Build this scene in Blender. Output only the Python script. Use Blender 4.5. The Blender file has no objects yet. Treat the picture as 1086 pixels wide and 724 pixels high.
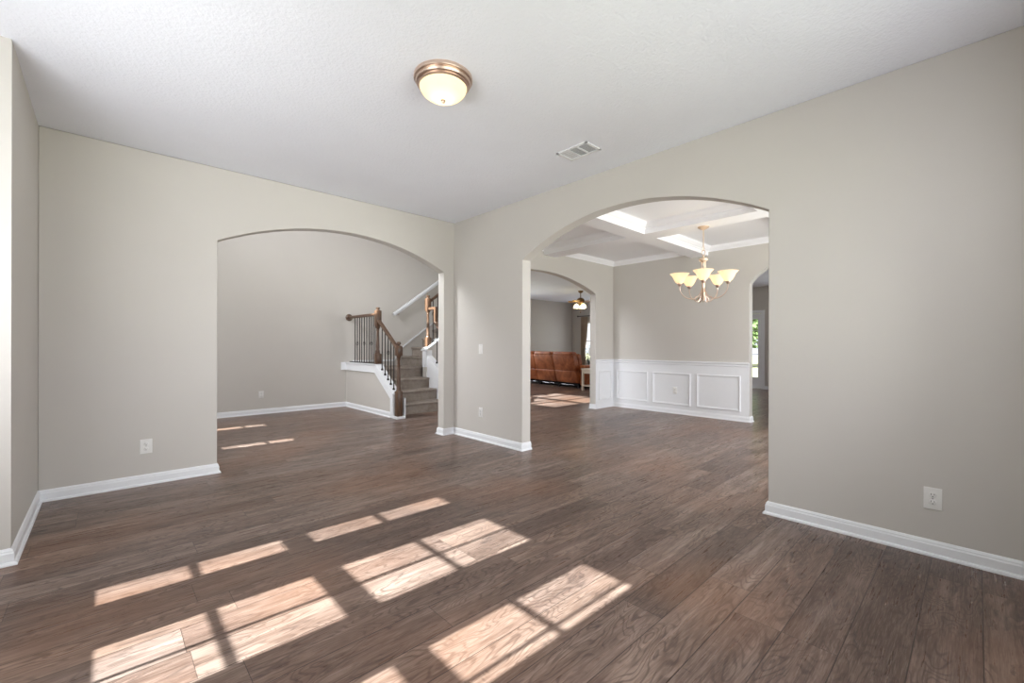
import bpy, bmesh, math, random
from mathutils import Vector, Matrix
random.seed(7)
PI = math.pi
S = bpy.context.scene
C = S.collection

# ------------------------------------------------------------------ camera, world, sun, window light, added fill, exposure
cd = bpy.data.cameras.new('camera'); cam = bpy.data.objects.new('camera', cd); C.objects.link(cam)
TH = .7533; RO = .0022
cd.sensor_width = 36; cd.sensor_fit = 'HORIZONTAL'; cd.lens = 36*461.23/1086
cd.shift_x = (543-544.69)/1086; cd.shift_y = 4.37/1086
cd.clip_start = .02; cd.clip_end = 300
fw = Vector((math.sin(TH), math.cos(TH), 0)); rt = Vector((math.cos(TH), -math.sin(TH), 0)); up = Vector((0, 0, 1))
r2 = rt*math.cos(RO) + up*math.sin(RO); u2 = up*math.cos(RO) - rt*math.sin(RO)
m = Matrix((r2, u2, -fw)).transposed().to_4x4(); m.translation = Vector((0, 0, 1.1475))
cam.matrix_world = m
S.camera = cam
S.view_settings.view_transform = 'Standard'; S.view_settings.look = 'None'
S.view_settings.gamma = 1; S.view_settings.use_curve_mapping = False
S.view_settings.exposure = 0.0
S.cycles.use_denoising = True
S.cycles.max_bounces = 12; S.cycles.diffuse_bounces = 7; S.cycles.glossy_bounces = 4; S.cycles.transparent_max_bounces = 12
S.cycles.sample_clamp_indirect = 6

w = bpy.data.worlds.new('sky'); S.world = w; w.use_nodes = True
bg = w.node_tree.nodes['Background']; bg.inputs[0].default_value = (.86, .93, 1, 1); bg.inputs[1].default_value = 1.5

SUN_TAN = .60
sd = bpy.data.lights.new('sun', 'SUN'); sun = bpy.data.objects.new('sun', sd); C.objects.link(sun)
sd.energy = 30; sd.angle = math.radians(.42); sd.color = (.93, 1, 1)
sun.rotation_euler = Vector((1, -.012, -SUN_TAN)).to_track_quat('-Z', 'Y').to_euler()
sun.location = (-12, 4, 9)

def daylight(name, loc, size, direction, radiance, color=(.95, .965, 1), spread=180):
    """area light for soft daylight at a window, or added as fill"""
    d = bpy.data.lights.new(name, 'AREA'); o = bpy.data.objects.new(name, d); C.objects.link(o)
    d.shape = 'RECTANGLE'; d.size, d.size_y = size; d.energy = radiance*PI*size[0]*size[1]; d.color = color
    d.spread = math.radians(spread)
    o.location = loc; o.rotation_euler = Vector(direction).to_track_quat('-Z', 'Y').to_euler()
    return o
daylight('fill_light_room', (1.45, -.27, 1.5), (2.6, 1.6), (.1, 1, -.12), 3.5)  # area light added as fill at the unseen windows behind the camera
daylight('daylight_bay_windows', (-1.33, 2.1, 1.4), (2.3, 1.2), (1, .6, 0), 1.5)
daylight('fill_light_bay_ceiling', (-1.33, 2.1, 1.2), (2.3, 1.0), (1, .95, .5), 4.9, spread=110)  # area light added and tilted up to brighten the ceiling
daylight('fill_light_bay_side', (-.9, .93, 1.45), (.7, 1.3), (.6, 1, 0), 2.2)  # added fill at an unseen window in the bay side
daylight('fill_light_dining', (5.25, -.27, 1.5), (2.4, 1.6), (.1, 1, -.3), 8.8)  # added to brighten the dining room from an unseen side window
daylight('daylight_foyer_window', (-.38, 6.3, 4.45), (1.6, 1.1), (1, -.12, -.35), 23, spread=120)
daylight('fill_light_foyer_door', (-.38, 6.4, 1.3), (.7, 1.4), (1, 0, 0), 6)  # added in front of the solid door to brighten the foyer
daylight('daylight_living_window', (12.74, 9.15, 1.3), (1.3, 1.4), (-1, 0, 0), 3)
daylight('fill_light_living', (8.2, 10.40, 1.4), (2.4, 1.4), (0, -1, 0), 4)  # fill added for the living room, out of view
daylight('fill_light_kitchen', (12.74, 1.6, 1.5), (2.2, 1.3), (-1, 0, 0), 5)  # unseen kitchen fill, an added area light

# ------------------------------------------------------------------ materials
def srgb(r, g, b):
    f = lambda v: (v/255/12.92) if v/255 <= .04045 else ((v/255+.055)/1.055)**2.4
    return (f(r), f(g), f(b), 1)
class NT:
    def __init__(s, name):
        s.m = bpy.data.materials.new(name); s.m.use_nodes = True; s.t = s.m.node_tree
        s.b = s.t.nodes['Principled BSDF']; s.out = s.t.nodes['Material Output']
    def n(s, typ, **k):
        nd = s.t.nodes.new(typ)
        for a, v in k.items(): setattr(nd, a, v)
        return nd
    def l(s, a, b): s.t.links.new(a, b)
    def setin(s, nd, i, v):
        if hasattr(v, 'is_output') or isinstance(v, bpy.types.NodeSocket): s.l(v, nd.inputs[i])
        else: nd.inputs[i].default_value = v
    def math(s, op, a, b=0.0, c=0.0):
        nd = s.n('ShaderNodeMath', operation=op)
        s.setin(nd, 0, a); s.setin(nd, 1, b); s.setin(nd, 2, c)
        return nd.outputs[0]
    def vec(s, x, y, z):
        nd = s.n('ShaderNodeCombineXYZ'); s.setin(nd, 0, x); s.setin(nd, 1, y); s.setin(nd, 2, z); return nd.outputs[0]
    def noise(s, v, scale=5, detail=2, rough=.5, dist=0.0):
        nd = s.n('ShaderNodeTexNoise'); s.setin(nd, 'Vector', v)
        nd.inputs['Scale'].default_value = scale; nd.inputs['Detail'].default_value = detail
        nd.inputs['Roughness'].default_value = rough; nd.inputs['Distortion'].default_value = dist
        return nd.outputs[0]
    def ramp(s, f, pts):
        nd = s.n('ShaderNodeValToRGB'); s.l(f, nd.inputs[0]); e = nd.color_ramp.elements
        while len(e) < len(pts): e.new(.5)
        for i, (p, c) in enumerate(pts): e[i].position = p; e[i].color = c if len(c) == 4 else (*c, 1)
        return nd.outputs[0]
    def mix(s, f, a, b, mode='MIX'):
        nd = s.n('ShaderNodeMix', data_type='RGBA', blend_type=mode)
        s.setin(nd, 0, f); s.setin(nd, 6, a); s.setin(nd, 7, b); return nd.outputs[2]
    def maprange(s, v, a, b, c=0.0, d=1.0):
        nd = s.n('ShaderNodeMapRange'); s.setin(nd, 0, v)
        for i, q in enumerate((a, b, c, d)): nd.inputs[i+1].default_value = q
        return nd.outputs[0]
    def bump(s, h, strength=.2, dist=.01):
        nd = s.n('ShaderNodeBump'); nd.inputs['Strength'].default_value = strength; nd.inputs['Distance'].default_value = dist
        s.l(h, nd.inputs['Height']); s.l(nd.outputs[0], s.b.inputs['Normal'])
    def obj(s): return s.n('ShaderNodeTexCoord').outputs['Object']

def plain(name, col, rough=.5, metal=0, spec=.5, bump=None, vary=.03):
    t = NT(name); t.b.inputs['Roughness'].default_value = rough; t.b.inputs['Metallic'].default_value = metal
    t.b.inputs['Specular IOR Level'].default_value = spec
    v = t.obj(); nz = t.noise(v, 3, 3)
    dark = tuple(c*(1-vary) for c in col[:3]) + (1,); lite = tuple(min(1, c*(1+vary)) for c in col[:3]) + (1,)
    t.l(t.ramp(nz, [(.3, dark), (.7, lite)]), t.b.inputs['Base Color'])
    if bump: t.bump(t.noise(v, bump[0], 3), bump[1], bump[2])
    return t.m

M = {}
M['wall'] = plain('greige_paint', srgb(202, 198, 192), .55, 0, .3, (260, .12, .002), .008)
M['ceiling'] = plain('ceiling_paint', srgb(238, 241, 249), .85, 0, .2, (60, .8, .005), .01)
M['white'] = plain('white_trim_paint', srgb(236, 238, 241), .33, 0, .5, (60, .03, .001), .008)
M['cofferwhite'] = plain('coffer_paint', srgb(246, 246, 249), .5, 0, .4, None, .005)
M['wood'] = None
M['iron'] = plain('dark_iron', srgb(50, 44, 42), .4, .6, .5)
M['nickel'] = plain('brushed_nickel', srgb(212, 190, 175), .34, .95, .5)
M['champagne'] = plain('champagne_metal', srgb(222, 200, 178), .42, .6, .5)
M['bronze'] = plain('antique_bronze', srgb(120, 92, 62), .35, .8, .5)
M['plastic'] = plain('white_plastic', srgb(232, 231, 228), .35, 0, .5)
M['slot'] = plain('outlet_slot', srgb(70, 66, 62), .6)
M['ventgrey'] = plain('duct_grey', srgb(190, 190, 192), .7)
M['dark'] = plain('black_underside', srgb(22, 19, 18), .8)
M['steel'] = plain('steel_mechanism', srgb(190, 190, 195), .25, .9)
M['paledwood'] = plain('whitewashed_wood', srgb(205, 190, 172), .5, 0, .4, (40, .1, .002), .08)
M['lampwhite'] = plain('lamp_shade_linen', srgb(245, 243, 238), .8, 0, .2)
M['curtain'] = plain('curtain_linen', srgb(176, 158, 138), .9, 0, .1, (120, .2, .002), .1)
M['leaf'] = plain('leaf_green', srgb(104, 124, 78), .6, 0, .3, None, .3)
M['leafdark'] = plain('houseplant_leaf', srgb(46, 58, 40), .5, 0, .4, None, .3)
M['bark'] = plain('bark', srgb(92, 74, 58), .9, 0, .1, (12, .5, .02), .2)
M['pot'] = plain('ceramic_pot', srgb(70, 62, 58), .4)
M['exterior'] = plain('exterior_siding', srgb(205, 200, 190), .8)

def floor_material():
    t = NT('wood_plank_floor')
    P = t.n('ShaderNodeTexCoord').outputs['Object']
    sp = t.n('ShaderNodeSeparateXYZ'); t.l(P, sp.inputs[0]); x, y = sp.outputs[0], sp.outputs[1]
    v = t.math('DIVIDE', t.math('SUBTRACT', y, .167), .185)
    row = t.math('FLOOR', v); fv = t.math('FRACT', v)
    wn = t.n('ShaderNodeTexWhiteNoise', noise_dimensions='1D'); t.l(t.math('ADD', row, .37), wn.inputs['W'])
    u = t.math('ADD', t.math('DIVIDE', x, 1.22), t.math('MULTIPLY', wn.outputs['Value'], 3.7))
    col = t.math('FLOOR', u); fu = t.math('FRACT', u)
    w2 = t.n('ShaderNodeTexWhiteNoise', noise_dimensions='2D'); t.l(t.vec(row, col, 0), w2.inputs['Vector'])
    sc = t.n('ShaderNodeSeparateColor'); t.l(w2.outputs['Color'], sc.inputs[0]); ra, rb, rc = sc.outputs
    ox = t.math('ADD', x, t.math('MULTIPLY', ra, 40)); oy = t.math('ADD', y, t.math('MULTIPLY', rb, 30))
    # growth-ring contours
    G = t.vec(t.math('MULTIPLY', ox, 1.3), t.math('MULTIPLY', oy, 4.6), t.math('MULTIPLY', rc, 9))
    gn = t.noise(G, 1.5, 2.5, .5, .35)
    ring = t.math('SINE', t.math('MULTIPLY', gn, 120))
    ringm = t.maprange(t.noise(t.vec(t.math('MULTIPLY', ox, 1.4), t.math('MULTIPLY', oy, 4), 3.1), 1.6, 2), .40, .54)
    ringv = t.math('MULTIPLY', t.maprange(ring, .25, .95), ringm)
    # fine streaks
    F = t.vec(t.math('MULTIPLY', ox, 2.2), t.math('MULTIPLY', oy, 42), rc)
    fine = t.noise(F, 1.6, 5, .62, .2)
    F2 = t.vec(t.math('MULTIPLY', ox, 9), t.math('MULTIPLY', oy, 160), rc)
    fine2 = t.noise(F2, 1.5, 3, .6)
    Bd = t.vec(t.math('MULTIPLY', ox, 1.1), t.math('MULTIPLY', oy, 9), ra)
    broad = t.noise(Bd, 1.5, 4, .6, .5)
    # dark smudges / knots
    K = t.vec(t.math('MULTIPLY', ox, 2.6), t.math('MULTIPLY', oy, 9), rb)
    kn = t.noise(K, 1.7, 5, .65, 1.2); knot = t.maprange(kn, .57, .72)
    saw = t.maprange(t.noise(t.vec(t.math('MULTIPLY', ox, 55), t.math('MULTIPLY', oy, 9), 1.7), 1.5, 2), .58, .72)
    sawm = t.maprange(t.noise(t.vec(t.math('MULTIPLY', ox, 1.9), t.math('MULTIPLY', oy, 7), 7.7), 1.5, 3), .60, .72)
    base = t.ramp(broad, [(.25, srgb(94, 78, 70)), (.5, srgb(122, 105, 97)), (.75, srgb(158, 142, 133))])
    tone = t.ramp(ra, [(0, srgb(190, 180, 174)), (.35, srgb(224, 215, 210)), (.7, srgb(245, 236, 227)), (1, srgb(255, 255, 255))])
    c = t.mix(1.0, base, tone, 'MULTIPLY')
    c = t.mix(t.math('MULTIPLY', t.maprange(fine, .44, .68), .55), c, srgb(66, 51, 44))
    c = t.mix(t.math('MULTIPLY', t.maprange(fine2, .46, .70), .30), c, srgb(160, 143, 132))
    c = t.mix(t.math('MULTIPLY', ringv, .55), c, srgb(62, 48, 42))
    c = t.mix(t.math('MULTIPLY', knot, .72), c, srgb(44, 36, 36))
    c = t.mix(t.math('MULTIPLY', t.math('MULTIPLY', saw, sawm), .6), c, srgb(48, 39, 37))
    c = t.mix(t.math('MULTIPLY', t.maprange(t.noise(t.vec(x, y, 2.2), .9, 2), .45, .7), .30), c, srgb(150, 104, 74))
    e1 = t.math('LESS_THAN', fv, .013); e2 = t.math('GREATER_THAN', fv, .991); e3 = t.math('LESS_THAN', fu, .0018)
    edge = t.math('MAXIMUM', t.math('MAXIMUM', e1, e2), e3)
    c = t.mix(t.math('MULTIPLY', edge, .72), c, srgb(34, 26, 23))
    hs = t.n('ShaderNodeHueSaturation'); hs.inputs['Saturation'].default_value = 1.0; hs.inputs['Value'].default_value = 1.14
    t.l(c, hs.inputs['Color'])
    t.l(hs.outputs[0], t.b.inputs['Base Color'])
    t.l(t.maprange(fine, .3, .7, .24, .40), t.b.inputs['Roughness'])
    t.b.inputs['Specular IOR Level'].default_value = .29
    h = t.math('SUBTRACT', t.math('MULTIPLY', fine, .25), t.math('MULTIPLY', edge, 1.0))
    t.bump(h, .22, .003)
    return t.m
M['floor'] = floor_material()

def wood_material():
    t = NT('stained_walnut'); P = t.obj(); sp = t.n('ShaderNodeSeparateXYZ'); t.l(P, sp.inputs[0])
    v = t.vec(t.math('MULTIPLY', sp.outputs[0], 30), t.math('MULTIPLY', sp.outputs[1], 30), t.math('MULTIPLY', sp.outputs[2], 4))
    t.l(t.ramp(t.noise(v, 1.5, 4, .6, .4), [(.25, srgb(62, 45, 34)), (.75, srgb(108, 80, 60))]), t.b.inputs['Base Color'])
    t.b.inputs['Roughness'].default_value = .32
    return t.m
M['wood'] = wood_material()
def carpet_material():
    t = NT('taupe_carpet'); P = t.obj()
    a = t.noise(P, 9, 5, .7); b = t.noise(P, 260, 2, .5)
    c = t.mix(t.maprange(b, .3, .7), srgb(112, 102, 94), srgb(176, 166, 156))
    c = t.mix(t.math('MULTIPLY', t.maprange(a, .42, .68), .5), c, srgb(112, 96, 82))
    t.l(c, t.b.inputs['Base Color']); t.b.inputs['Roughness'].default_value = .95; t.b.inputs['Specular IOR Level'].default_value = .1
    t.bump(b, .6, .006); return t.m
M['carpet'] = carpet_material()
def leather_material():
    t = NT('cognac_leather'); P = t.obj()
    a = t.noise(P, 3.2, 4, .6, .6); b = t.noise(P, 14, 5, .65)
    c = t.mix(t.maprange(a, .35, .7), srgb(132, 66, 32), srgb(196, 118, 72))
    c = t.mix(t.math('MULTIPLY', t.maprange(b, .5, .75), .4), c, srgb(92, 44, 22))
    t.l(c, t.b.inputs['Base Color']); t.b.inputs['Roughness'].default_value = .42
    t.bump(b, .25, .01); return t.m
M['leather'] = leather_material()
def grass_material():
    t = NT('lawn_grass'); P = t.obj()
    t.l(t.ramp(t.noise(P, 1.3, 6, .7), [(.3, srgb(136, 142, 100)), (.7, srgb(182, 178, 138))]), t.b.inputs['Base Color'])
    t.b.inputs['Roughness'].default_value = .9; return t.m
M['grass'] = grass_material()
def glass_material():
    t = NT('clear_window_glass'); tr = t.n('ShaderNodeBsdfTransparent'); gl = t.n('ShaderNodeBsdfGlossy'); gl.inputs['Roughness'].default_value = .02
    fr = t.n('ShaderNodeFresnel'); fr.inputs[0].default_value = 1.25; mx = t.n('ShaderNodeMixShader')
    t.l(fr.outputs[0], mx.inputs[0]); t.l(tr.outputs[0], mx.inputs[1]); t.l(gl.outputs[0], mx.inputs[2]); t.l(mx.outputs[0], t.out.inputs[0])
    return t.m
M['glass'] = glass_material()
def frosted(name, col, ecol, strength):
    t = NT(name); tl = t.n('ShaderNodeBsdfTranslucent'); tl.inputs[0].default_value = col
    em = t.n('ShaderNodeEmission'); em.inputs[0].default_value = ecol; em.inputs[1].default_value = strength
    df = t.n('ShaderNodeBsdfDiffuse'); df.inputs[0].default_value = col
    mx = t.n('ShaderNodeMixShader'); mx.inputs[0].default_value = .3; t.l(tl.outputs[0], mx.inputs[1]); t.l(df.outputs[0], mx.inputs[2])
    ad = t.n('ShaderNodeAddShader'); t.l(mx.outputs[0], ad.inputs[0]); t.l(em.outputs[0], ad.inputs[1]); t.l(ad.outputs[0], t.out.inputs[0])
    return t.m
M['dome'] = frosted('frosted_dome_glass', (.95, .90, .72, 1), (1, .88, .50, 1), .2)
M['shade'] = frosted('alabaster_shade_glass', (.92, .84, .70, 1), (1, .80, .52, 1), .26)
M['fanlight'] = frosted('fan_bowl_glass', (.95, .9, .7, 1), (1, .9, .6, 1), 1.6)

# ------------------------------------------------------------------ mesh helpers
class MB:
    def __init__(s): s.bm = bmesh.new()
    def face(s, pts):
        vs = [s.bm.verts.new(p) for p in pts]
        try: return s.bm.faces.new(vs)
        except ValueError: return None
    def box(s, x0, x1, y0, y1, z0, z1, bev=0, seg=2):
        b = bmesh.new(); bmesh.ops.create_cube(b, size=1)
        for v in b.verts: v.co = Vector(((x0+x1)/2+v.co.x*(x1-x0), (y0+y1)/2+v.co.y*(y1-y0), (z0+z1)/2+v.co.z*(z1-z0)))
        if bev: bmesh.ops.bevel(b, geom=list(b.edges), offset=bev, segments=seg, affect='EDGES', profile=.5)
        s.add(b); return s
    def add(s, b, mat=None):
        if mat is not None: b.transform(mat)
        me = bpy.data.meshes.new('tmp'); b.to_mesh(me); b.free(); s.bm.from_mesh(me); bpy.data.meshes.remove(me); return s
    def lathe(s, prof, c=(0, 0, 0), seg=24, mat=None):
        b = bmesh.new(); rings = []
        for r, z in prof:
            if r < 1e-5: rings.append([b.verts.new((0, 0, z))])
            else: rings.append([b.verts.new((r*math.cos(2*PI*i/seg), r*math.sin(2*PI*i/seg), z)) for i in range(seg)])
        for a, d in zip(rings, rings[1:]):
            for i in range(seg):
                j = (i+1) % seg
                if len(a) == 1 and len(d) == 1: continue
                if len(a) == 1: b.faces.new((a[0], d[i], d[j]))
                elif len(d) == 1: b.faces.new((a[i], a[j], d[0]))
                else: b.faces.new((a[i], a[j], d[j], d[i]))
        bmesh.ops.recalc_face_normals(b, faces=b.faces)
        mm = Matrix.Translation(c)
        if mat is not None: mm = mm @ mat
        s.add(b, mm); return s
    def tube(s, pts, r, seg=8, cap=True):
        pts = [Vector(p) for p in pts]; n = len(pts); rr = r if isinstance(r, (list, tuple)) else [r]*n
        b = bmesh.new(); rings = []; prev = None
        for i, p in enumerate(pts):
            d = (pts[min(i+1, n-1)]-pts[max(i-1, 0)]).normalized()
            if prev is None:
                a = Vector((0, 0, 1)) if abs(d.z) < .9 else Vector((1, 0, 0)); u = d.cross(a).normalized()
            else: u = (prev-d*prev.dot(d)).normalized()
            prev = u; q = d.cross(u)
            rings.append([b.verts.new(p+(u*math.cos(2*PI*k/seg)+q*math.sin(2*PI*k/seg))*rr[i]) for k in range(seg)])
        for a, d in zip(rings, rings[1:]):
            for k in range(seg): b.faces.new((a[k], a[(k+1) % seg], d[(k+1) % seg], d[k]))
        if cap: b.faces.new(rings[0][::-1]); b.faces.new(rings[-1])
        bmesh.ops.recalc_face_normals(b, faces=b.faces); s.add(b); return s
    def rail(s, pts, sec):
        """sweep a (side, up) section along a 3-D path lying in a vertical plane"""
        pts = [Vector(p) for p in pts]; n = len(pts); b = bmesh.new(); rings = []
        h = (pts[-1]-pts[0]); h.z = 0; h.normalize(); side = Vector((-h.y, h.x, 0))
        for i, p in enumerate(pts):
            d0 = (p-pts[max(i-1, 0)]); d1 = (pts[min(i+1, n-1)]-p)
            if d0.length < 1e-6: d0 = d1
            if d1.length < 1e-6: d1 = d0
            d0 = d0.normalized(); d1 = d1.normalized(); d = (d0+d1).normalized(); k = 1/max(.5, d.dot(d0))
            upv = d.cross(side) * -1
            if upv.z < 0 and abs(d.z) < .98: upv = -upv
            rings.append([b.verts.new(p+side*a+upv*c*k) for a, c in sec])
        m_ = len(sec)
        for a, d in zip(rings, rings[1:]):
            for k in range(m_): b.faces.new((a[k], a[(k+1) % m_], d[(k+1) % m_], d[k]))
        b.faces.new(rings[0][::-1]); b.faces.new(rings[-1])
        bmesh.ops.recalc_face_normals(b, faces=b.faces); s.add(b); return s
    def sweep(s, path, prof, closed=False):
        """profile (distance from wall, z) along a floor path; the room lies to the left"""
        P = [Vector((p[0], p[1], 0)) for p in path]; n = len(P); b = bmesh.new(); rings = []
        for i in range(n):
            if closed: d0 = (P[i]-P[i-1]).normalized(); d1 = (P[(i+1) % n]-P[i]).normalized()
            else:
                d0 = (P[i]-P[i-1]).normalized() if i else (P[1]-P[0]).normalized()
                d1 = (P[i+1]-P[i]).normalized() if i < n-1 else d0
            n0 = Vector((-d0.y, d0.x, 0)); n1 = Vector((-d1.y, d1.x, 0)); q = (n0+n1); q = q/(q.dot(n0))
            rings.append([b.verts.new(P[i]+q*a+Vector((0, 0, z))) for a, z in prof])
        m_ = len(prof); prs = list(zip(rings, rings[1:]))
        if closed: prs.append((rings[-1], rings[0]))
        for a, d in prs:
            for k in range(m_): b.faces.new((a[k], a[(k+1) % m_], d[(k+1) % m_], d[k]))
        if not closed: b.faces.new(rings[0][::-1]); b.faces.new(rings[-1])
        bmesh.ops.recalc_face_normals(b, faces=b.faces); s.add(b); return s
    def prism(s, poly, axis, a, c):
        """extrude polygon [(u,v)] along axis 'x' (u=y,v=z), 'y' (u=x,v=z) or 'z' (u=x,v=y) from a to c"""
        f = {'x': lambda u, v, t: (t, u, v), 'y': lambda u, v, t: (u, t, v), 'z': lambda u, v, t: (u, v, t)}[axis]
        b = bmesh.new(); A = [b.verts.new(f(u, v, a)) for u, v in poly]; D = [b.verts.new(f(u, v, c)) for u, v in poly]
        b.faces.new(A); b.faces.new(D[::-1]); n = len(poly)
        for i in range(n): b.faces.new((A[i], A[(i+1) % n], D[(i+1) % n], D[i]))
        bmesh.ops.recalc_face_normals(b, faces=b.faces); s.add(b); return s
    def build(s, name, mat, parent=None, smooth=False, bevel=0, kind=None, weld=False):
        if weld: bmesh.ops.remove_doubles(s.bm, verts=s.bm.verts, dist=1e-5); bmesh.ops.recalc_face_normals(s.bm, faces=s.bm.faces)
        me = bpy.data.meshes.new(name); s.bm.to_mesh(me); s.bm.free()
        me.materials.append(M[mat]); o = bpy.data.objects.new(name, me); C.objects.link(o)
        if smooth:
            for p in me.polygons: p.use_smooth = True
            me.set_sharp_from_angle(angle=math.radians(38))
        if bevel:
            md = o.modifiers.new('bevel', 'BEVEL'); md.width = bevel; md.segments = 3; md.limit_method = 'ANGLE'; md.angle_limit = math.radians(50)
        if parent is not None: o.parent = parent
        if kind: o['kind'] = kind
        return o
def tag(o, label, cat, group=None):
    o['label'] = label; o['category'] = cat
    if group: o['group'] = group
    return o
def thing(name, label, cat, loc=(0, 0, 0), rz=0, group=None):
    o = bpy.data.objects.new(name, None); C.objects.link(o); o.location = loc; o.rotation_euler = (0, 0, rz); o.empty_display_size = .1
    return tag(o, label, cat, group)
def struct(name, mb, mat, **k): return mb.build(name, mat, kind='structure', **k)

def mapping(axis):  # wall plane helper: axis 'x' => wall lies in plane x = const, u = y ; axis 'y' => plane y = const, u = x
    return (lambda u, t, z: (t, u, z)) if axis == 'x' else (lambda u, t, z: (u, t, z))
def wall_holes(name, axis, t0, t1, u0, u1, z0, z1, holes=(), mat='wall', bevel=0):
    f = mapping(axis); us = sorted({u0, u1, *[h[0] for h in holes], *[h[1] for h in holes]}); zs = sorted({z0, z1, *[h[2] for h in holes], *[h[3] for h in holes]})
    def solid(i, j):
        if i < 0 or j < 0 or i >= len(us)-1 or j >= len(zs)-1: return False
        a, b = (us[i]+us[i+1])/2, (zs[j]+zs[j+1])/2
        return not any(h[0] < a < h[1] and h[2] < b < h[3] for h in holes)
    mb = MB()
    for i in range(len(us)-1):
        for j in range(len(zs)-1):
            if not solid(i, j): continue
            a, b, c, d = us[i], us[i+1], zs[j], zs[j+1]
            for t in (t0, t1): mb.face([f(a, t, c), f(b, t, c), f(b, t, d), f(a, t, d)])
            if not solid(i-1, j): mb.face([f(a, t0, c), f(a, t1, c), f(a, t1, d), f(a, t0, d)])
            if not solid(i+1, j): mb.face([f(b, t0, c), f(b, t1, c), f(b, t1, d), f(b, t0, d)])
            if not solid(i, j-1): mb.face([f(a, t0, c), f(b, t0, c), f(b, t1, c), f(a, t1, c)])
            if not solid(i, j+1): mb.face([f(a, t0, d), f(b, t0, d), f(b, t1, d), f(a, t1, d)])
    return struct(name, mb, mat, weld=True, bevel=bevel)
def wall_arch(name, axis, t0, t1, u0, u1, z1, a0, a1, spring, rise, n=48):
    f = mapping(axis); cx = (a0+a1)/2; hw = (a1-a0)/2; R = (hw*hw+rise*rise)/(2*rise)
    zz = lambda u: spring+rise-(R-math.sqrt(max(0, R*R-(u-cx)**2)))
    cols = [a0+(a1-a0)*i/n for i in range(n+1)]; tops = [(u, zz(u)) for u in cols]; tops[0] = (a0, spring); tops[-1] = (a1, spring)
    mb = MB()
    for t in (t0, t1):
        if a0 > u0: mb.face([f(u0, t, 0), f(a0, t, 0), f(a0, t, spring), f(a0, t, z1), f(u0, t, z1)])
        if a1 < u1: mb.face([f(a1, t, 0), f(u1, t, 0), f(u1, t, z1), f(a1, t, z1), f(a1, t, spring)])
        for (p, zp), (q, zq) in zip(tops, tops[1:]): mb.face([f(p, t, zp), f(q, t, zq), f(q, t, z1), f(p, t, z1)])
    for (p, zp), (q, zq) in zip(tops, tops[1:]):
        mb.face([f(p, t0, zp), f(q, t0, zq), f(q, t1, zq), f(p, t1, zp)]); mb.face([f(p, t0, z1), f(q, t0, z1), f(q, t1, z1), f(p, t1, z1)])
    for u in (a0, a1): mb.face([f(u, t0, 0), f(u, t1, 0), f(u, t1, spring), f(u, t0, spring)])
    for u, s_ in ((u0, a0), (u1, a1)):
        mb.face([f(u, t0, 0), f(u, t1, 0), f(u, t1, z1), f(u, t0, z1)])
        mb.face([f(u, t0, z1), f(s_, t0, z1), f(s_, t1, z1), f(u, t1, z1)]); mb.face([f(u, t0, 0), f(s_, t0, 0), f(s_, t1, 0), f(u, t1, 0)])
    return struct(name, mb, 'wall', weld=True, bevel=.007)
def window(name, axis, t, us, zs, outer, depth=.05, mat='white', pane=True):
    """us / zs: list of (lo, hi) glass intervals; outer = (u0,u1,z0,z1) of the frame"""
    f = mapping(axis); mb = MB()
    def bar(a, b, c, d, dp):
        p = f(a, t-dp/2, c); q = f(b, t+dp/2, d); mb.box(min(p[0], q[0]), max(p[0], q[0]), min(p[1], q[1]), max(p[1], q[1]), c, d)
    bar(outer[0], us[0][0], outer[2], outer[3], depth); bar(us[-1][1], outer[1], outer[2], outer[3], depth)
    bar(us[0][0], us[-1][1], outer[2], zs[0][0], depth); bar(us[0][0], us[-1][1], zs[-1][1], outer[3], depth)
    for (a, b), (c, d) in zip(us, us[1:]): bar(b, c, zs[0][0], zs[-1][1], .02)
    for (a, b), (c, d) in zip(zs, zs[1:]): bar(us[0][0], us[-1][1], b, c, .03 if c-b > .05 else .02)
    o = struct(name, mb, mat)
    if pane:
        g = MB(); p = f(us[0][0], t-.002, 0); q = f(us[-1][1], t+.002, 0)
        g.box(min(p[0], q[0]), max(p[0], q[0]), min(p[1], q[1]), max(p[1], q[1]), zs[0][0], zs[-1][1]); g.build('glass_pane', 'glass', o)
    return o

XB, YA, XD, YC, YF, ZC = 3.314, 4.669, 7.058, 4.75, 8.143, 2.74
XE, YN = 12.8, 10.45   # rear wall and living room far wall
FX = -.41              # foyer front wall
# ------------------------------------------------------------------ setting: floor, walls, ceilings
struct('floor', MB().box(-1.52, XE+.12, -.42, YN+.12, -.12, 0), 'floor')
struct('ground_lawn', MB().box(-40, 60, -40, 60, -.35, -.15), 'grass')
struct('ceiling', MB().box(-1.52, XB+.06, -.42, YA+.05, ZC, ZC+.3), 'ceiling')
struct('ceiling_dining', MB().box(XB+.06, XD+.06, -.42, YC+.05, ZC, ZC+.3), 'cofferwhite')
mb = MB().box(XD+.06, XE+.12, -.42, YC+.05, ZC, ZC+.3).box(6.95, XE+.12, YC+.05, YN+.12, ZC, ZC+.3).box(4.4, 6.95, YC+.05, 6.97, ZC, ZC+.3).box(4.4, 6.95, YF+.12, YN+.12, ZC, ZC+.3)
struct('ceiling_living', mb, 'ceiling')
struct('ceiling_foyer', MB().box(FX-.12, 7.4, YA, YF+.12, 5.5, 5.7), 'ceiling')

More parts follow.
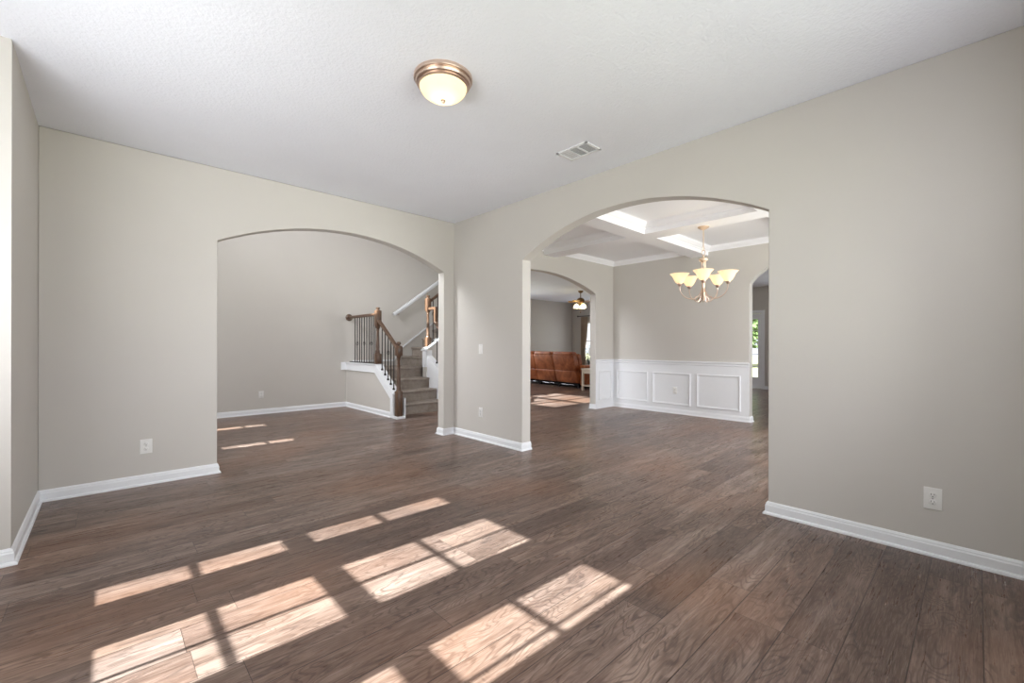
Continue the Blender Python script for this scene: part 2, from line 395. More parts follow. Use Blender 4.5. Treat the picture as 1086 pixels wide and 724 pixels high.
wall_arch('wall_back', 'y', YA, YA+.13, -.36, XB, ZC, .731, 3.154, 2.085, .285)
wall_arch('wall_right', 'x', XB, XB+.13, -.42, YA+.13, ZC, .981, 3.396, 2.083, .317)
wall_arch('wall_dining_back', 'y', YC, YC+.13, XB+.13, XD+.13, ZC, 3.72, 6.50, 2.092, .255)
wall_arch('wall_dining_far', 'x', XD, XD+.13, -.42, YC, ZC, 1.257, 2.343, 2.092, .28)
wall_holes('wall_left', 'x', -.53, -.36, 3.45, YA+.13, 0, ZC)
wall_holes('wall_bay_return', 'y', 3.45, 3.57, -1.52, -.53, 0, ZC)
wall_holes('wall_bay_side', 'y', .78, .90, -1.36, -.36, 0, ZC, [(-1.2, -.6, .8, 2.1)])
wall_holes('wall_front', 'x', -.48, -.36, -.42, .78, 0, ZC)
bayW = [((1.165, 1.205), (1.225, 1.455), 1.09, 1.53), ((1.845, 2.055), (2.075, 2.285), 1.77, 2.36), ((2.665, 2.83), None, 2.59, 2.90)]
ZG = [(.804, 1.032), (1.048, 1.296), (1.371, 1.633), (1.649, 1.955)]
wall_holes('wall_bay', 'x', -1.52, -1.36, .78, 3.45, 0, ZC, [(a, b, .73, 2.05) for _, _, a, b in bayW])
for i, (p, q, a, b) in enumerate(bayW):
    window('window_%d' % (i+1), 'x', -1.40, [p, q] if q else [p], [(ZG[0][0], ZG[1][0]-.016), (ZG[1][0], ZG[1][1]), (ZG[2][0], ZG[2][1]), ZG[3]], (a, b, .73, 2.05), .06)
window('window_4', 'y', .84, [(-1.14, -.91), (-.89, -.66)], [(.86, 1.4), (1.46, 2.04)], (-1.2, -.6, .8, 2.1), .05)  # unseen window added to bring more light into the bay
wall_holes('wall_near', 'y', -.42, -.30, -.36, XD, 0, ZC, [(.15, 1.4, .7, 2.3), (1.5, 2.75, .7, 2.3), (4.05, 6.45, .7, 2.3)])
window('window_5', 'y', -.36, [(.21, .765), (.785, 1.34)], [(.76, 1.47), (1.53, 2.24)], (.15, 1.4, .7, 2.3))  # made up behind the camera to let in fill light
window('window_6', 'y', -.36, [(1.56, 2.115), (2.135, 2.69)], [(.76, 1.47), (1.53, 2.24)], (1.5, 2.75, .7, 2.3))  # second window added behind the camera for the same fill
window('window_7', 'y', -.36, [(4.11, 4.85), (4.88, 5.62), (5.65, 6.39)], [(.76, 1.47), (1.53, 2.24)], (4.05, 6.45, .7, 2.3))  # unseen dining window, added for ambient light
# foyer: two storeys tall, entry door with side lights, tall window above
wall_holes('wall_foyer_front', 'x', FX-.12, FX, YA+.13, YF+.12, 0, 5.5,
           [(5.60, 5.87, .25, 2.06), (5.93, 6.86, 0, 2.06), (6.91, 7.19, .25, 2.06), (5.40, 7.24, 3.80, 5.12)])
window('window_8', 'x', FX-.05, [(5.668, 5.806)], [(.832, 1.100), (1.116, 1.9)], (5.60, 5.87, .25, 2.06), .03)
window('window_9', 'x', FX-.05, [(6.976, 7.122)], [(.832, 1.112), (1.128, 1.9)], (6.91, 7.19, .25, 2.06), .03)
window('window_10', 'x', FX-.05, [(5.48, 5.98), (6.06, 6.61), (6.69, 7.18)], [(3.93, 4.405), (4.49, 5.02)], (5.40, 7.24, 3.80, 5.12), .05)
mb = MB().box(FX-.09, FX-.04, 5.93, 6.86, 0, 2.06)
for y0 in (6.02, 6.43):
    for z0, z1 in ((.2, .85), (1.0, 1.85)): mb.box(FX-.045, FX-.03, y0, y0+.34, z0, z1, .012)
dd = struct('door_2', mb, 'white'); MB().lathe([(0, 0), (.03, .005), (.03, .03), (.012, .05), (.03, .08), (0, .1)], (FX-.04, 6.78, .95), 16, Matrix.Rotation(PI/2, 4, 'Y')).build('door_knob', 'nickel', dd, True)
struct('sun_cut_porch_roof', MB().box(-2.15, FX-.12, 5.0, 7.9, 2.29, 2.5), 'exterior')  # unseen roof added to cut the sun through the side lights
wall_holes('wall_foyer_back', 'y', YF, YF+.12, FX-.12, 6.85, 0, 5.5)
wall_holes('wall_foyer_upper', 'y', YA, YA+.13, FX-.12, 4.4, ZC, 5.5)
wall_holes('wall_landing_upper', 'x', 4.4, 4.52, YA, 6.93, ZC, 5.5)
wall_holes('wall_stair_upper', 'y', 6.93, 7.03, 4.52, 6.85, ZC, 5.5)
wall_holes('wall_stair_side', 'y', 6.95, 7.03, 5.3, 6.85, 0, ZC)
wall_holes('wall_stair_end', 'x', 6.85, 6.95, 6.95, YF+.12, 0, 5.5)
# living room and kitchen
wall_holes('wall_rear', 'x', XE, XE+.12, -.42, YN+.12, 0, ZC, [(3.94, 4.86, 0, 2.03), (8.45, 9.90, .58, 2.02), (.5, 2.7, .85, 2.1)])
wall_holes('wall_living_far', 'y', YN, YN+.12, 4.4, XE, 0, ZC, [(7.0, 9.4, .6, 2.1)])
wall_holes('wall_living_side', 'x', 4.4, 4.52, YF+.12, YN, 0, ZC)
wall_holes('wall_kitchen', 'y', -.42, -.30, XD+.13, XE, 0, ZC)
window('window_11', 'x', XE+.03, [(8.52, 9.16), (9.19, 9.84)], [(.64, 1.30), (1.34, 1.96)], (8.45, 9.90, .58, 2.02))
window('window_12', 'x', XE+.03, [(.56, 1.59), (1.61, 2.64)], [(.91, 1.46), (1.5, 2.04)], (.5, 2.7, .85, 2.1))  # unseen kitchen window, added for its fill light
window('window_13', 'y', YN+.05, [(7.06, 7.8), (7.83, 8.57), (8.6, 9.34)], [(.66, 1.3), (1.35, 2.04)], (7.0, 9.4, .6, 2.1))  # added out of view for the living room fill light
# kitchen glazed door
mb = MB(); ys = [(4.04, 4.245), (4.265, 4.47), (4.49, 4.70)]; zs = [(.31, .59), (.605, .925), (.94, 1.23), (1.245, 1.56), (1.575, 1.88)]
o = window('door_1', 'x', XE+.03, ys, zs, (3.95, 4.85, .01, 2.02), .045)
MB().lathe([(0, 0), (.028, .004), (.028, .02), (.012, .04), (.028, .06), (0, .075)], (XE+.005, 4.78, .95), 16, Matrix.Rotation(-PI/2, 4, 'Y')).build('door_knob', 'nickel', o, True)
mb = MB().box(XE-.02, XE, 3.87, 3.95, 0, 2.03).box(XE-.02, XE, 4.85, 4.93, 0, 2.03).box(XE-.022, XE, 3.87, 4.93, 2.03, 2.11)
struct('trim_1', mb, 'white')

# baseboards
BP = [(0, 0), (.026, 0), (.026, .008), (.022, .015), (.014, .018), (.014, .060), (.010, .068), (.010, .074), (.004, .084), (0, .086)]
def bboard(name, *paths):
    mb = MB()
    for p in paths: mb.sweep(p, BP)
    return struct(name, mb, 'white')
bboard('baseboard_left', [(.731, YA+.13), (.731, YA), (-.36, YA), (-.36, 3.45), (-1.36, 3.45)])
bboard('baseboard_corner', [(XB+.13, 3.396), (XB, 3.396), (XB, YA), (3.154, YA), (3.154, YA+.13), (XB+.13, YA+.13)])
bboard('baseboard_right', [(XB, -.3), (XB, .981), (XB+.13, .981)])
bboard('baseboard_foyer', [(3.31, 6.38), (3.31, YF), (FX, YF)])
bboard('baseboard_dining', [(XD+.13, 2.343), (XD, 2.343), (XD, YC), (6.50, YC), (6.50, YC+.13)], [(3.72, YC+.13), (3.72, YC), (XB+.13, YC), (XB+.13, 3.396)])
bboard('baseboard_rear', [(XE, 4.93), (XE, YN), (4.52, YN)], [(XE, -.3), (XE, 3.87)])
# wainscot
CR = [(0, .795), (.010, .795), (.010, .828), (.022, .838), (.022, .862), (.036, .876), (.036, .896), (0, .896)]
struct('trim_2', MB().sweep([(XD+.001, 2.343), (XD, YC), (6.50, YC)], CR), 'white')
mb = MB().box(XD-.006, XD, 2.345, YC, .02, .80).box(6.502, XD, YC-.006, YC, .02, .80)
struct('trim_3', mb, 'white')
def pmold(mb, axis, t, sgn, u0, u1, z0, z1, wd=.032):
    f = mapping(axis)
    prof = [(0, 0), (0, .012), (.010, .016), (.016, .008), (wd-.004, .006), (wd, 0)]
    loop = [(u0, z0), (u1, z0), (u1, z1), (u0, z1)]; dirs = [(1, 1), (-1, 1), (-1, -1), (1, -1)]
    b = bmesh.new(); rings = [[b.verts.new(f(u+dx*a, t+sgn*h, z+dz*a)) for a, h in prof] for (u, z), (dx, dz) in zip(loop, dirs)]
    for i in range(4):
        A, D = rings[i], rings[(i+1) % 4]
        for k in range(len(prof)-1): b.faces.new((A[k], A[k+1], D[k+1], D[k]))
    bmesh.ops.recalc_face_normals(b, faces=b.faces); mb.add(b)
mb = MB()
for a, b in ((4.02, 4.665), (3.245, 3.922), (2.466, 3.137)): pmold(mb, 'x', XD-.006, -1, a, b, .150, .690)
pmold(mb, 'y', YC-.006, -1, 6.585, 6.975, .150, .690)
struct('trim_4', mb, 'white')
# coffered ceiling
mb = MB().box(5.11, 5.42, -.30, YC, 2.60, ZC-.001)
for y0 in (1.35, 2.96): mb.box(XB+.13, 5.11, y0, y0+.27, 2.60, ZC-.001).box(5.42, XD, y0, y0+.27, 2.60, ZC-.001)
struct('trim_5', mb, 'cofferwhite')
mb = MB(); CP = [(0, 2.655), (.012, 2.655), (.016, 2.672), (.030, 2.680), (.062, 2.716), (.066, 2.730), (.085, 2.739), (0, 2.739)]
for x0, x1 in ((XB+.13, 5.11), (5.42, XD)):
    for y0, y1 in ((-.30, 1.35), (1.62, 2.96), (3.23, YC)):
        mb.sweep([(x0, y0), (x1, y0), (x1, y1), (x0, y1)], CP, True)
struct('trim_6', mb, 'cofferwhite')

# ------------------------------------------------------------------ staircase
ST = thing('staircase', 'carpeted staircase with dark wood rails and iron balusters rising from the foyer', 'staircase', (3.87, 6.42, 0))
def L(x, y, z): return (x-3.87, y-6.42, z)
class SM(MB):   # world coordinates in, staircase coordinates out
    def build(s, *a, **k):
        s.bm.transform(Matrix.Translation((-3.87, -6.42, 0))); return super().build(*a, **k)
RH, RN = .186, .255
def step(x0, x1, y0, y1, z, face):
    b = SM(); b.box(x0, x1, y0, y1, z-RH, z-.03)
    if face == 'y': b.box(x0, x1, y0-.028, y1, z-.045, z, .018, 3)
    else: b.box(x0-.028, x1, y0, y1, z-.045, z, .018, 3)
    return b.build('step', 'carpet', ST, True)
for i in range(3): step(3.422, 4.378, 6.455+RN*i, 6.455+RN*(i+1)+.03, RH*(i+1), 'y')
step(3.422, 4.47, 6.455+RN*3, YF-.012, RH*4, 'y').name = 'landing'
for i in range(9): step(4.44+RN*i, 4.44+RN*(i+1)+.03, 7.155, YF-.012, RH*(5+i), 'x')
# knee wall left of the flight, with white stringer cap
SL = .732
kw = SM().prism([(6.29, 0), (YF-.001, 0), (YF-.001, .80), (6.92, .80), (6.30, .34)], 'x', 3.31, 3.415); KW = kw.build('knee_wall', 'wall', ST)
band = [(YF-.001, .690), (6.935, .690), (6.376, .300), (6.376, .0), (6.285, .0), (6.285, .375), (6.905, .826), (YF-.001, .826)]
SM().prism(band, 'x', 3.292, 3.432).build('stringer_cap', 'white', ST, bevel=.004)
SM().box(3.275, 3.445, 6.90, YF-.001, .812, .832, .005).box(3.285, 3.30, 6.93, YF-.001, .688, .70).build('cap_ledge', 'white', ST)
SM().box(3.21, 3.292, YF-.022, YF-.001, .690, .832).build('cap_return', 'white', ST)
# base block around first newel
SM().box(3.285, 3.445, 6.15, 6.285, 0, .035, .004).box(3.435, 3.45, 6.16, 6.42, 0, .32, .003).build('plinth', 'white', ST)
# skirt along the left inside and flight 2 wall
rise2 = lambda x: 1.065+.729*(x-4.41)
SM().prism([(3.43, .86), (4.30, .86), (4.42, 1.085), (6.8, rise2(6.8)), (6.8, rise2(6.8)-.028), (4.42, 1.052), (4.30, .832), (3.43, .832)], 'y', YF-.014, YF-.001).build('skirt_board', 'white', ST)
# right stringer of the first flight, landing corner and curb of the second flight
rs = [(6.285, 0), (7.16, 0), (7.16, 1.06), (7.03, 1.06), (7.03, .955), (6.99, .935), (6.787, .812), (6.285, .445)]
SM().prism(rs, 'x', 4.38, 4.49).build('stringer_cap', 'white', ST, bevel=.004)
c2 = lambda x: 1.062+.66*(x-4.36)
SM().prism([(4.36, 0), (5.30, 0), (5.30, c2(5.30)), (4.36, c2(4.36))], 'y', 7.035, 7.15).build('curb_wall', 'wall', ST)
SM().rail([(4.33, 7.092, c2(4.33)+.012), (5.30, 7.092, c2(5.30)+.012)], [(-.085, -.014), (.085, -.014), (.085, .010), (.075, .016), (-.075, .016), (-.085, .010)]).build('curb_cap', 'white', ST)
SM().box(4.352, 4.38, 7.03, 7.155, .74, 1.05).build('curb_end', 'white', ST)

def newel(x, y, z0, zb, zs, zt, ztop, hw=.046):
    b = SM(); b.box(x-hw, x+hw, y-hw, y+hw, z0, zb, .004); b.box(x-hw, x+hw, y-hw, y+hw, zs, zt, .006)
    h = zs-zb
    b.lathe([(.040, zb-.002), (.040, zb+.012), (.031, zb+.03), (.036, zb+.045), (.027, zb+.07), (.030, zb+h*.25), (.024, zb+h*.6), (.021, zs-.075), (.028, zs-.06), (.022, zs-.045), (.036, zs-.02), (.040, zs+.002)], (x, y, 0), 20)
    o = b.build('newel_post', 'wood', ST, True)
    f = SM(); f.lathe([(.044, zt-.001), (.044, zt+.008), (.02, zt+.016), (.02, zt+.024), (.034, zt+.034), (.036, zt+.048), (.026, ztop-.004), (0, ztop)], (x, y, 0), 20); f.build('finial', 'wood', o, True)
    return o
newel(3.36, 6.222, .012, .43, .985, 1.130, 1.205)
newel(3.36, 6.942, .832, 1.005, 1.465, 1.735, 1.792)
newel(4.436, 7.092, 1.075, 1.30, 1.80, 2.03, 2.095)
newel(4.436, 6.222, .012, .43, 1.03, 1.19, 1.27)
SEC = [(-.022, -.024), (.022, -.024), (.031, -.006), (.031, .010), (.020, .024), (-.020, .024), (-.031, .010), (-.031, -.006)]
SM().rail([(3.36, 6.98, 1.672), (3.36, YF-.03, 1.672)], SEC).build('handrail', 'wood', ST, True)
SM().lathe([(0, 0), (.066, 0), (.066, .012), (.052, .026), (0, .028)], (3.36, YF-.002, 1.672), 24, Matrix.Rotation(PI/2, 4, 'X')).build('rosette', 'wood', ST, True)
SM().rail([(3.36, 6.26, 1.100), (3.36, 6.905, 1.567)], SEC).build('handrail', 'wood', ST, True)
SM().rail([(4.436, 6.26, 1.145), (4.436, 6.80, 1.530), (4.436, 6.832, 1.57)], SEC).build('handrail', 'wood', ST, True)
SM().box(4.41, 4.462, 6.812, 6.862, 1.545, 1.86, .006).box(4.412, 4.460, 6.862, 7.05, 1.812, 1.86, .006).build('gooseneck', 'wood', ST)
SM().rail([(4.475, 7.092, 1.985), (5.25, 7.092, 2.55)], SEC).build('handrail', 'wood', ST, True)
def baluster(x, y, z0, z1, knuckle=None, shoe=True):
    b = SM(); b.box(x-.0065, x+.0065, y-.0065, y+.0065, z0, z1)
    if knuckle:
        for k in range(4):
            a = k*PI/2+PI/4
            b.tube([(x+math.cos(a+q*1.2)*.020*math.sin(PI*q), y+math.sin(a+q*1.2)*.020*math.sin(PI*q), knuckle-.04+.08*q) for q in [i/8 for i in range(9)]], .0035, 5)
    o = b.build('baluster', 'iron', ST)
    if shoe: SM().lathe([(.019, z0-.004), (.020, z0+.012), (.013, z0+.026), (.008, z0+.030)], (x, y, 0), 10).build('shoe', 'iron', o, True)
for i, y in enumerate([7.865, 7.764, 7.664, 7.574, 7.474, 7.372, 7.277, 7.195, 7.115, 7.045]):
    baluster(3.36, y, .845, 1.655, 1.18 if i in (1, 4, 7) else None, False)
SM().box(3.345, 3.375, 6.99, YF-.06, .832, .848).build('shoe_rail', 'iron', ST)
for i, y in enumerate([6.784, 6.676, 6.574, 6.481, 6.380]):
    baluster(3.36, y, .735-SL*(6.784-y), 1.100+.724*(y-6.26)-.02, 1.03 if i == 2 else None)
for i, y in enumerate([6.79, 6.686, 6.584, 6.48, 6.38]):
    baluster(4.436, y, .818-SL*(6.787-y), 1.145+.713*(y-6.26)-.02, 1.1 if i == 2 else None)
for i, x in enumerate([4.545, 4.65, 4.755, 4.86, 4.965, 5.07, 5.175]):
    baluster(x, 7.092, c2(x)+.024, 1.985+.729*(x-4.475)-.02, 1.75 if i % 2 == 0 else None)
# white wall rail above the second flight
t = thing('wall_handrail', 'white painted handrail fixed to the wall above the upper stairs', 'handrail', (4.25, YF-.07, 1.77))
m_ = MB(); m_.rail([(0, 0, 0), (1.6, 0, 1.145)], [(-.022, -.032), (.022, -.032), (.03, 0), (.022, .036), (-.022, .036), (-.03, 0)]); m_.build('rail', 'white', t)
for dx in (.12, .80, 1.4):
    MB().tube([(dx, .068, .705*dx-.07), (dx, .02, .705*dx-.07), (dx, 0, .705*dx-.03)], .008).build('bracket', 'nickel', t, True)

# ------------------------------------------------------------------ outlets, switch
def outlet(label, loc, rz, w_=.070, h_=.116, kind='outlet', mat='plastic'):
    # local: plate in the x-z plane, facing -y
    t = thing('wall_outlet' if kind == 'outlet' else 'light_switch', label, kind if kind == 'outlet' else 'switch', loc, rz)
    MB().box(-w_/2, w_/2, -.006, 0, -h_/2, h_/2, .0025, 3).build('cover_plate', mat, t, True)
    if kind == 'outlet':
        for z in (.0195, -.0195):
            b = MB(); b.lathe([(0, 0), (.0165, 0), (.0165, .003), (.015, .004), (0, .004)], (0, -.005, z), 20, Matrix.Rotation(PI/2, 4, 'X')); s_ = b.build('socket', mat, t, True)
            b = MB(); b.box(-.0075, -.0050, -.0098, -.0088, z+.000, z+.009).box(.0050, .0075, -.0098, -.0088, z+.001, z+.008)
            b.lathe([(0, 0), (.0028, 0), (.0028, .001), (0, .001)], (0, -.0088, z-.0075), 10, Matrix.Rotation(PI/2, 4, 'X')); b.build('slot', 'slot', s_)
    else:
        MB().box(-.0165, .0165, -.011, -.004, -.033, .033, .002).build('rocker', mat, t, True)
    MB().lathe([(0, 0), (.003, 0), (.003, .001), (0, .001)], (0, -.0062, 0 if kind == 'outlet' else .045), 10, Matrix.Rotation(PI/2, 4, 'X')).build('screw', 'steel', t)
    return t
outlet('white duplex outlet on the greige wall left of the foyer arch', (.243, YA, .315), 0, .078)
outlet('white duplex outlet near the baseboard at far right of the room', (XB, .166, .314), -PI/2, .074, .118)
outlet('white outlet low on the narrow wall between the two big arches', (XB, 4.11, .34), -PI/2)
outlet('white rocker light switch on the wall between the two big arches', (XB, 4.113, 1.105), -PI/2, kind='switch')
outlet('white outlet on the foyer wall behind the left arch', (1.886, YF, .325), 0, .075)
outlet('white outlet inside the middle wainscot panel of the dining room', (XD-.006, 3.51, .392), -PI/2)

# ------------------------------------------------------------------ ceiling vent
t = thing('ceiling_vent', 'white rectangular air register with grey louvers in the ceiling', 'vent', (2.82, 2.235, ZC))
hx, hy = .100, .153
b = MB()
for a in ((-hx, hx, -hy, -hy+.022), (-hx, hx, hy-.022, hy), (-hx, -hx+.022, -hy, hy), (hx-.022, hx, -hy, hy)): b.box(*a, -.009, 0, .002)
for y in (-.042, .042): b.box(-hx+.02, hx-.02, y-.007, y+.007, -.008, 0)
b.build('frame', 'white', t)
MB().box(-hx+.01, hx-.01, -hy+.01, hy-.01, -.0012, 0).build('backing', 'ventgrey', t)
for (y0, y1, tilt, mt) in ((-.130, -.050, 1, 'white'), (-.034, .034, 1, 'white'), (.050, .130, -1, 'white')):
    b = MB(); n = 6
    for i in range(n):
        if y0 > 0:   # third bank turned the other way
            xx = -.07+.14*i/(n-1); b.prism([(xx-.015, -.0055), (xx-.014, -.0062), (xx+.014, -.003), (xx+.013, -.0023)], 'y', y0, y1)
        else:
            yy = y0+(y1-y0)*(i+.5)/n; b.prism([(yy-.005, -.0085), (yy-.004, -.009), (yy+.0045, -.0025), (yy+.0035, -.002)], 'x', -hx+.022, hx-.022)
    b.build('louver_bank', mt, t)

# ------------------------------------------------------------------ flush ceiling light
t = thing('flush_ceiling_light', 'lit domed glass ceiling light with brushed metal rim', 'ceiling light', (1.464, 2.178, ZC))
MB().lathe([(0, 0), (.172, 0), (.174, -.012), (.170, -.020), (.160, -.024), (.163, -.032), (.158, -.042), (.146, -.047), (.148, -.054), (.140, -.060), (.130, -.056), (.130, -.030), (0, -.028)], (0, 0, 0), 64).build('rim', 'nickel', t, True)
MB().lathe([(.139*math.cos(a), -.054-.082*math.sin(a)) for a in [i*PI/2/14 for i in range(15)]], (0, 0, 0), 64).build('glass_dome', 'dome', t, True)
MB().lathe([(.0, -.150), (.008, -.149), (.012, -.143), (.010, -.138), (.016, -.135), (.016, -.131), (0, -.130)], (0, 0, 0), 20).build('finial', 'nickel', t, True)
def bulb(name, loc, power, r=.03, color=(1, .88, .66), parent=None):
    d = bpy.data.lights.new(name, 'POINT'); o = bpy.data.objects.new(name, d); C.objects.link(o); d.energy = power; d.shadow_soft_size = r; d.color = color; o.location = loc
    if parent is not None: o.parent = parent
    return o
bulb('bulb', (0, 0, -.085), .55, .022, parent=t)

# ------------------------------------------------------------------ chandelier
CHX, CHY = 5.314, 2.287
t = thing('chandelier', 'five-light chandelier with alabaster glass shades hanging in the dining room', 'chandelier', (CHX, CHY, 2.60), 0)
MB().lathe([(0, 0), (.066, 0), (.066, -.008), (.056, -.018), (.030, -.030), (.012, -.040), (0, -.042)], (0, 0, 0), 32).build('canopy', 'champagne', t, True)
MB().tube([(0, 0, -.035), (0, 0, -.235)], .006).build('stem', 'champagne', t, True)
b = MB(); b.tube([(.022*math.cos(a)*(1), 0, -.262+.030*math.sin(a)) for a in [i*2*PI/16 for i in range(17)]], .004, 6, False)
b.tube([(0, .022*math.cos(a), -.315+.032*math.sin(a)) for a in [i*2*PI/16 for i in range(17)]], .004, 6, False); b.build('loop', 'champagne', t, True)
b = MB(); b.lathe([(0, -.345), (.012, -.35), (.012, -.375), (.04, -.385), (.052, -.395), (.050, -.410), (.034, -.420), (.026, -.430), (0, -.432)], (0, 0, 0), 28)
for k in range(5):
    a = 2*PI*k/5; b.tube([(.024*math.cos(a), .024*math.sin(a), -.42), (.022*math.cos(a), .022*math.sin(a), -.60), (.014*math.cos(a), .014*math.sin(a), -.74)], .006, 6)
b.lathe([(0, -.60), (.03, -.61), (.032, -.63), (.012, -.65), (.012, -.78), (.024, -.80), (.018, -.84), (.026, -.87), (.010, -.905), (0, -.925)], (0, 0, 0), 24)
b.build('column', 'champagne', t, True)
base_ang = math.atan2(-CHY, -CHX)
def bez(p, n=18):
    out = []
    for i in range(n+1):
        u = i/n; q = [Vector(x) for x in p]
        while len(q) > 1: q = [q[j].lerp(q[j+1], u) for j in range(len(q)-1)]
        out.append(q[0])
    return out
for k in range(5):
    a = base_ang+2*PI*k/5; ca, sa = math.cos(a), math.sin(a); R3 = lambda r, z: (r*ca, r*sa, z)
    b = MB()
    b.tube([R3(r, z) for r, z in [(v.x, v.z) for v in bez([(.012, 0, -.74), (.05, 0, -.93), (.17, 0, -.90), (.285, 0, -.86), (.280, 0, -.715)])]], .0055, 8)
    cur = [(.012, -.78)]+[(.075+.050*math.cos(q)*(1-.08*q), -.875+.060*math.sin(q)*(1-.08*q)) for q in [PI-.2+i*.36 for i in range(16)]]
    b.tube([R3(r, z) for r, z in cur], .0065, 6)
    arm = b.build('arm', 'nickel', t, True)
    b = MB(); b.lathe([(0, -.722), (.016, -.718), (.026, -.705), (.030, -.690), (.024, -.684), (0, -.684)], (.280*ca, .280*sa, 0), 18); b.build('socket_cup', 'nickel', arm, True)
    b = MB(); b.lathe([(.026, -.690), (.048, -.672), (.066, -.640), (.085, -.600), (.112, -.572), (.115, -.570), (.110, -.574), (.082, -.603), (.063, -.642), (.046, -.670), (.024, -.687)], (.280*ca, .280*sa, 0), 28); b.build('glass_shade', 'shade', arm, True)
    bulb('bulb', (.280*ca, .280*sa, -.578), .5, .02, parent=t)

# ------------------------------------------------------------------ ceiling fan in the living room
t = thing('ceiling_fan', 'small lit ceiling fan with golden blades in the living room', 'ceiling fan', (10.04, 7.87, ZC))
MB().lathe([(0, 0), (.075, 0), (.075, -.02), (.05, -.055), (.02, -.07), (0, -.07)], (0, 0, 0), 24).build('canopy', 'bronze', t, True)
MB().tube([(0, 0, -.06), (0, 0, -.22)], .013).build('downrod', 'bronze', t, True)
MB().lathe([(0, -.20), (.05, -.205), (.10, -.24), (.115, -.29), (.10, -.345), (.06, -.37), (0, -.372)], (0, 0, 0), 28).build('motor_housing', 'bronze', t, True)
M['blade'] = plain('oak_blade', srgb(190, 142, 74), .4)
for k in range(5):
    a = 2*PI*k/5+.5; b = MB(); pl = [(.09, -.02), (.16, -.045), (.32, -.058), (.36, -.035), (.37, 0), (.36, .035), (.32, .058), (.16, .045), (.09, .02)]
    b.prism(pl, 'z', -.318, -.308); b.bm.transform(Matrix.Rotation(a, 4, 'Z') @ Matrix.Rotation(.2, 4, 'X')); b.build('blade', 'blade', t)
for k in range(3):
    a = 2*PI*k/3+.3; c_ = (.12*math.cos(a), .12*math.sin(a), 0)
    b = MB(); b.lathe([(.02, -.385), (.05, -.40), (.078, -.45), (.092, -.505), (.088, -.505), (.074, -.452), (.02, -.395)], c_, 20); b.build('light_shade', 'fanlight', t, True)
    bulb('bulb', (c_[0], c_[1], -.45), 2, .03, parent=t)
MB().lathe([(0, -.37), (.03, -.375), (.035, -.40), (.012, -.42), (0, -.425)], (0, 0, 0), 18).build('light_hub', 'bronze', t, True)
MB().tube([(0, 0, -.42), (0, 0, -.60)], .003, 6).lathe([(0, -.60), (.012, -.61), (.014, -.63), (0, -.65)], (0, 0, 0), 10).build('pull_chain', 'bronze', t, True)

# ------------------------------------------------------------------ sofa (local: x forward, y along the back)
t = thing('sofa', 'cognac brown leather reclining sofa seen from behind in the living room', 'sofa', (9.22, 7.30, 0), math.radians(-6))
def rb(x0, x1, y0, y1, z0, z1, bev=.04, seg=4, shear=0):
    b = MB(); b.box(x0, x1, y0, y1, z0, z1, min(bev, (x1-x0)*.45, (z1-z0)*.45), seg)
    if shear:
        for v in b.bm.verts: v.co.x -= shear*(v.co.z-.1)
    return b
MB().box(.08, .92, .05, 2.45, .05, .14).build('frame', 'dark', t)
for y in (.08, .85, 1.65, 2.40):
    for x in (.10, .85): MB().box(x-.03, x+.03, y-.03, y+.03, 0, .06).build('foot', 'dark', t)
for y in (.45, 1.25, 2.05): MB().tube([(.05, y-.25, .075), (.05, y-.08, .09), (.05, y, .07), (.05, y+.25, .082)], .009, 6).build('recline_mechanism', 'steel', t)
for k in range(3):
    y0 = .02+.815*k
    rb(0, .17, y0, y0+.81, .135, .47, .03, 4, .26).build('lower_back_panel', 'leather', t, True)
    rb(0, .19, y0, y0+.81, .455, .90, .035, 4, .26).build('upper_back_panel', 'leather', t, True)
    rb(.0, .24, y0+.03, y0+.78, .84, .985, .06, 5, .26).build('headrest', 'leather', t, True)
    rb(.16, .34, y0+.02, y0+.79, .42, .93, .07, 5, .20).build('back_cushion', 'leather', t, True)
    rb(.22, .92, y0+.01, y0+.80, .16, .47, .06, 5).build('seat_cushion', 'leather', t, True)
for y0 in (-.20, 2.47):
    rb(.04, .95, y0, y0+.20, .08, .58, .05, 5).build('arm', 'leather', t, True)
    rb(.02, .90, y0-.02, y0+.22, .53, .63, .045, 5).build('arm_pad', 'leather', t, True)

# end table beside the sofa
t = thing('end_table', 'whitewashed wooden end table with lower shelf beside the brown sofa', 'table', (9.24, 6.76, 0), math.radians(-3))
MB().box(-.26, .26, -.26, .26, .525, .56, .006).build('tabletop', 'paledwood', t)
MB().box(-.23, .23, -.23, .23, .43, .525, .003).build('drawer_apron', 'paledwood', t)
MB().box(-.23, .23, -.23, .23, .10, .13, .003).build('shelf', 'paledwood', t)
MB().box(.15, .16, -.21, .21, .13, .43).build('back_panel', 'dark', t)
for x in (-.225, .225):
    for y in (-.225, .225): MB().box(x-.025, x+.025, y-.025, y+.025, 0, .525, .003).build('leg', 'paledwood', t)
t = thing('table_lamp', 'white table lamp on the end table, half hidden by the arch jamb', 'lamp', (9.22, 6.775, .56))
MB().lathe([(0, 0), (.06, 0), (.062, .012), (.02, .03), (.045, .09), (.055, .15), (.03, .22), (.012, .25), (.012, .36), (0, .36)], (0, 0, 0), 24).build('lamp_base', 'lampwhite', t, True)
MB().lathe([(.155, .34), (.13, .54), (.127, .54), (.152, .34)], (0, 0, 0), 32).build('lamp_shade', 'lampwhite', t, True)

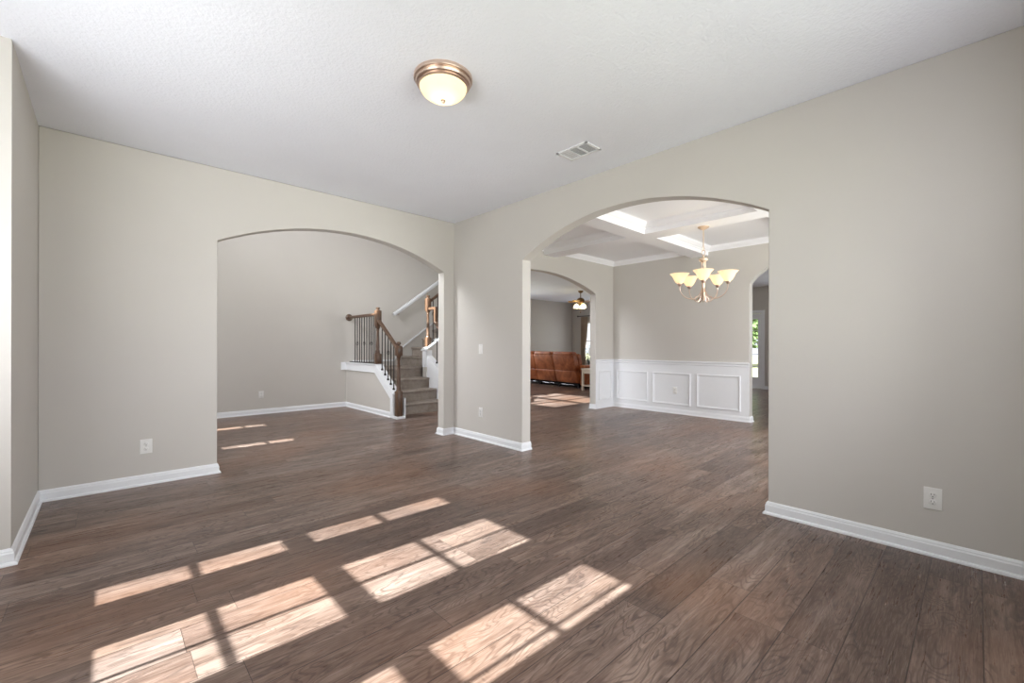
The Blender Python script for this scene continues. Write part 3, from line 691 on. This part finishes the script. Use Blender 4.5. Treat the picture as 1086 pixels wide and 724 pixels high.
# curtain and rod on the rear window
t = thing('curtain_rod', 'dark curtain rod above the living room window', 'curtain rod', (12.72, 10.10, 2.23))
MB().tube([(0, 0, 0), (0, -1.9, 0)], .012).build('rod', 'iron', t, True)
for y in (.0, -1.9): MB().lathe([(0, -.03), (.022, -.02), (.026, 0), (.022, .02), (0, .03)], (0, y, 0), 14).build('finial', 'iron', t, True)
for y in (-.05, -1.85): MB().tube([(0, y, 0), (.078, y, 0)], .008).build('bracket', 'iron', t, True)
def curtain(y0, y1, label):
    b = bmesh.new(); n = 60; rows = [(2.20, 1), (1.9, 1), (1.4, .86), (1.0, .62), (.75, .70), (.45, .78), (.04, .8)]; g = []
    for z, sh in rows:
        g.append([b.verts.new((12.672+.02*math.sin(i/n*2*PI*6.5), (y0+(y1-y0)*(i/n)*sh), z)) for i in range(n+1)])
    for A, D in zip(g, g[1:]):
        for i in range(n): b.faces.new((A[i], A[i+1], D[i+1], D[i]))
    q = MB(); q.add(b); o = q.build('curtain', 'curtain', None, True); md = o.modifiers.new('thickness', 'SOLIDIFY'); md.thickness = .004
    return tag(o, label, 'curtain')
curtain(9.92, 9.60, 'tan curtain panel gathered at the left of the living room window')
# potted plant by the window
t = thing('potted_plant', 'dark leafy plant in front of the living room window', 'plant', (12.42, 9.36, 0))
MB().lathe([(0, 0), (.12, 0), (.15, .30), (.16, .33), (.14, .33), (.13, .28), (0, .28)], (0, 0, 0), 24).build('pot', 'pot', t, True)
b = MB()
for i in range(16):
    a = random.random()*2*PI; r = .08+.18*random.random(); h = .75+.42*random.random(); b.tube([(0, 0, .28), (r*.3*math.cos(a), r*.3*math.sin(a), h*.7), (r*math.cos(a), r*math.sin(a), h)], .004, 5)
    for k in range(5):
        p = Vector((r*math.cos(a)*(.5+.12*k), r*math.sin(a)*(.5+.12*k), h*(.72+.07*k))); d = Vector((random.uniform(-1, 1), random.uniform(-1, 1), random.uniform(-.3, .6))).normalized(); s_ = d.cross(Vector((0, 0, 1))).normalized()*.022
        b.face([p, p+d*.06+s_, p+d*.13, p+d*.06-s_])
b.build('foliage', 'leafdark', t)

# ------------------------------------------------------------------ garden beyond the kitchen door
def tree(loc, h, r, label, name='garden_tree', seed=1):
    rnd = random.Random(seed); t = thing(name, label, 'tree', loc)
    MB().tube([(0, 0, 0), (.05, 0, h*.35), (0, .1, h*.75)], [.16, .12, .05], 10).build('trunk', 'bark', t, True)
    b = bmesh.new()
    for i in range(2600):
        u = Vector((rnd.gauss(0, 1), rnd.gauss(0, 1), rnd.gauss(0, 1))).normalized()*(rnd.random()**.4)
        p = Vector((u.x*r, u.y*r, h*.62+u.z*h*.42)); d = Vector((rnd.gauss(0, 1), rnd.gauss(0, 1), rnd.gauss(0, 1))).normalized(); e = d.orthogonal().normalized(); f = d.cross(e)
        s_ = .11+.09*rnd.random(); b.faces.new([b.verts.new(p+e*s_), b.verts.new(p+f*s_*.6), b.verts.new(p-e*s_), b.verts.new(p-f*s_*.6)])
    q = MB(); q.add(b); q.build('foliage', 'leaf', t)
tree((27, 9.5, -.15), 5.2, 2.2, 'leafy green tree seen through the glazed kitchen door', seed=3)
tree((33, 8.6, -.15), 4.2, 2.4, 'rounder green tree farther out beyond the glazed kitchen door', seed=5)
